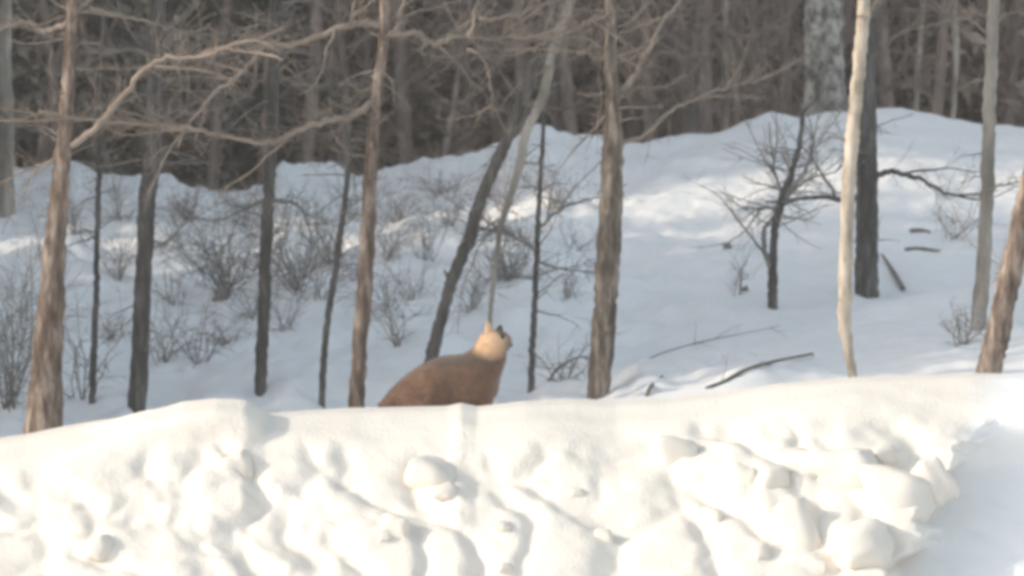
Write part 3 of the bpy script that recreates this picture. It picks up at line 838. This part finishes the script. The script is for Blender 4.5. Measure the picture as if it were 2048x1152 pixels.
# legs stand in the snow behind the bank
for dy in (-0.10, 0.10):
    a = node(A(968, 800, dy), 0.085, sho)
    b = node(A(966, 840, dy), 0.050, a)
    c2 = node(A(964, 868, dy), 0.033, b)
    p = A(966, 880, dy); p[2] = 0.02
    node(p, 0.032, c2)
    a = node(A(836, 812, dy * 1.1), 0.115, pel)
    b = node(A(848, 842, dy * 1.1), 0.065, a)
    c2 = node(A(826, 866, dy * 1.1), 0.036, b)
    p = A(832, 880, dy * 1.1); p[2] = 0.02
    node(p, 0.032, c2)
me = bpy.data.meshes.new('body'); me.from_pydata(bm_v, bm_e, [])
tmp = bpy.data.objects.new('tmp', me); C.objects.link(tmp)
tmp.modifiers.new('skin', 'SKIN').use_smooth_shade = True
for i, sv in enumerate(me.skin_vertices[0].data):
    sv.radius = bm_r[i]; sv.use_root = (i == 0)
ss = tmp.modifiers.new('sub', 'SUBSURF'); ss.levels = 3; ss.render_levels = 3
dg = bpy.context.evaluated_depsgraph_get()
bm_ = bpy.data.meshes.new_from_object(tmp.evaluated_get(dg))
bpy.data.objects.remove(tmp)
bm_.name = 'body'
def fur_mat():
    m, n, l, b = mat('fur', 0.85)
    b.inputs['Sheen Weight'].default_value = 0.25
    b.inputs['Sheen Roughness'].default_value = 0.5
    v = objvec(n, l, (1, 1, 1))
    t, r = noise_col(n, l, 9.0, [(0.3, (0.13, 0.074, 0.049)), (0.7, (0.215, 0.128, 0.085))], v, 5)
    col = r.outputs['Color']
    def patch(center, radii, color, soft):
        nonlocal col
        mp = n.new('ShaderNodeMapping'); mp.vector_type = 'TEXTURE'
        mp.inputs['Location'].default_value = tuple(center); mp.inputs['Scale'].default_value = radii
        l.new(v, mp.inputs['Vector'])
        ln = n.new('ShaderNodeVectorMath'); ln.operation = 'LENGTH'; l.new(mp.outputs[0], ln.inputs[0])
        nz = n.new('ShaderNodeTexNoise'); nz.inputs['Scale'].default_value = 22; l.new(v, nz.inputs['Vector'])
        ma = n.new('ShaderNodeMath'); ma.operation = 'MULTIPLY_ADD'; ma.inputs[1].default_value = 0.35
        l.new(nz.outputs['Fac'], ma.inputs[0]); l.new(ln.outputs['Value'], ma.inputs[2])
        mr = n.new('ShaderNodeMapRange'); mr.inputs['From Min'].default_value = 1.17 - soft; mr.inputs['From Max'].default_value = 1.17 + soft
        mr.inputs['To Min'].default_value = 1; mr.inputs['To Max'].default_value = 0
        l.new(ma.outputs[0], mr.inputs['Value'])
        mx = n.new('ShaderNodeMix'); mx.data_type = 'RGBA'
        l.new(mr.outputs[0], mx.inputs[0]); l.new(col, mx.inputs[6]); mx.inputs[7].default_value = (*color, 1)
        col = mx.outputs[2]
    patch(A(905, 722), (0.34, 0.4, 0.055), (0.12, 0.085, 0.068), 0.35)       # darker line along the back
    patch(A(980, 686, -0.02), (0.142, 0.22, 0.142), (0.68, 0.46, 0.29), 0.26)      # pale tan cheek and neck
    patch(A(1003, 662, 0.02), (0.055, 0.11, 0.055), (0.10, 0.065, 0.045), 0.25)    # dark brow
    patch(A(1027, 702, 0.06), (0.070, 0.24, 0.105), (0.15, 0.095, 0.068), 0.4)      # dark muzzle
    l.new(col, b.inputs['Base Color'])
    g = n.new('ShaderNodeTexNoise'); g.inputs['Scale'].default_value = 60; g.inputs['Detail'].default_value = 4; l.new(v, g.inputs['Vector'])
    bumped(n, l, b, g.outputs['Fac'], 0.6, 0.01)
    return m
M['fur'] = fur_mat()
M['horn'] = plain_mat('dark_horn', (0.03, 0.025, 0.02), (0.07, 0.055, 0.045), 20, 0.5)
M['ear'] = plain_mat('ear_fur', (0.42, 0.29, 0.19), (0.6, 0.43, 0.29), 12)
M['eye'] = plain_mat('dark_eye', (0.012, 0.01, 0.008), (0.02, 0.016, 0.012), 20, 0.15)
an = thing('animal', base, 'brown animal with pale tan cheek and neck, head raised, half hidden behind the snowbank', 'animal')
body = obj('body', bm_, 'fur', an)
# a short coat over the body, lying back along it
rf = np.random.default_rng(4)
nv = len(bm_.vertices)
co = np.empty(nv * 3); bm_.vertices.foreach_get('co', co); co = co.reshape(-1, 3)
no = np.empty(nv * 3); bm_.vertices.foreach_get('normal', no); no = no.reshape(-1, 3)
pv = np.array([p.vertices[:3] for p in bm_.polygons]); ar = np.array([p.area for p in bm_.polygons])
pick = rf.choice(len(pv), 16000, p=ar / ar.sum())
w3 = rf.dirichlet((1, 1, 1), len(pick))
c0 = (co[pv[pick]] * w3[..., None]).sum(1); n0 = (no[pv[pick]] * w3[..., None]).sum(1)
back = np.array([-0.75, 0.0, -0.55]) + rf.normal(0, .25, (len(pick), 3))
dirs = n0 * 0.55 + back * 0.8; dirs /= np.linalg.norm(dirs, axis=1, keepdims=True)
sidev = np.cross(dirs, n0) ; sidev /= np.linalg.norm(sidev, axis=1, keepdims=True) + 1e-9
ln_ = rf.uniform(0.018, 0.036, (len(pick), 1))
fv = np.stack([c0 - sidev * 0.0022 - n0 * 0.003, c0 + sidev * 0.0022 - n0 * 0.003, c0 + dirs * ln_], 1).reshape(-1, 3)
obj('coat', mesh('coat', fv, np.arange(len(fv)).reshape(-1, 3), False), 'fur', body)['kind'] = 'stuff'
def ear(tip, root, w, m):
    tip, root = Vector(tip), Vector(root)
    ax = (tip - root); L = ax.length; ax.normalize()
    sd_ = ax.cross(Vector((0, 1, 0.2))).normalized(); nr = ax.cross(sd_)
    v, f = [], []
    k, rings = 8, 7
    for i in range(rings):
        t = i / (rings - 1); rr2 = w * (0.55 + 0.9 * t - 1.42 * t * t) + 0.003
        for j in range(k):
            a = 2 * math.pi * j / k
            v.append(root + ax * L * t + sd_ * math.cos(a) * rr2 + nr * math.sin(a) * rr2 * 0.4 + nr * 0.02 * t * t)
    for i in range(rings - 1):
        for j in range(k): f.append((i * k + j, i * k + (j + 1) % k, (i + 1) * k + (j + 1) % k, (i + 1) * k + j))
    f.append(tuple(range(k))[::-1]); f.append(tuple((rings - 1) * k + j for j in range(k)))
    return obj('ear', mesh('ear', v, f), m, an)
ear(A(975, 643, -0.04), A(981, 676, -0.04), 0.055, 'ear')
ear(A(1001, 650, 0.06), A(996, 674, 0.04), 0.046, 'horn')['label'] = 'dark far ear'
def ball(name, c, r, m, sc=(1, 1, 1)):
    bm = bmesh.new(); bmesh.ops.create_uvsphere(bm, u_segments=14, v_segments=10, radius=r)
    me = bpy.data.meshes.new(name); bm.to_mesh(me); bm.free()
    for v in me.vertices: v.co = Vector((v.co.x * sc[0], v.co.y * sc[1], v.co.z * sc[2])) + Vector(c)
    me.polygons.foreach_set('use_smooth', [True] * len(me.polygons))
    return obj(name, me, m, an)
ball('eye', A(1004, 675, -0.062), 0.020, 'eye')
ball('nose', A(1021, 689, 0.195), 0.020, 'eye', (1, 1, .8))

# ------------------------------------------------------------------ added haze, lifting the dark tones of the wood
hm = bpy.data.materials.new('haze')
hm.use_nodes = True
hn, hl = hm.node_tree.nodes, hm.node_tree.links
hn.remove(hn['Principled BSDF'])
pvn = hn.new('ShaderNodeVolumePrincipled')
pvn.inputs['Color'].default_value = (0.95, 0.91, 0.86, 1)
pvn.inputs['Density'].default_value = 0.0014
hl.new(pvn.outputs[0], hn['Material Output'].inputs['Volume'])
hb = bmesh.new(); bmesh.ops.create_cube(hb, size=1.0)
hme = bpy.data.meshes.new('haze'); hb.to_mesh(hme); hb.free()
hme.materials.append(hm)
hz = obj('haze', hme)
hz.scale = (1240, 1860, 62); hz.location = (0, 600, 26)
tag(hz, 'thin haze added over the whole place to lift the dark wood', 'haze', None, 'stuff')
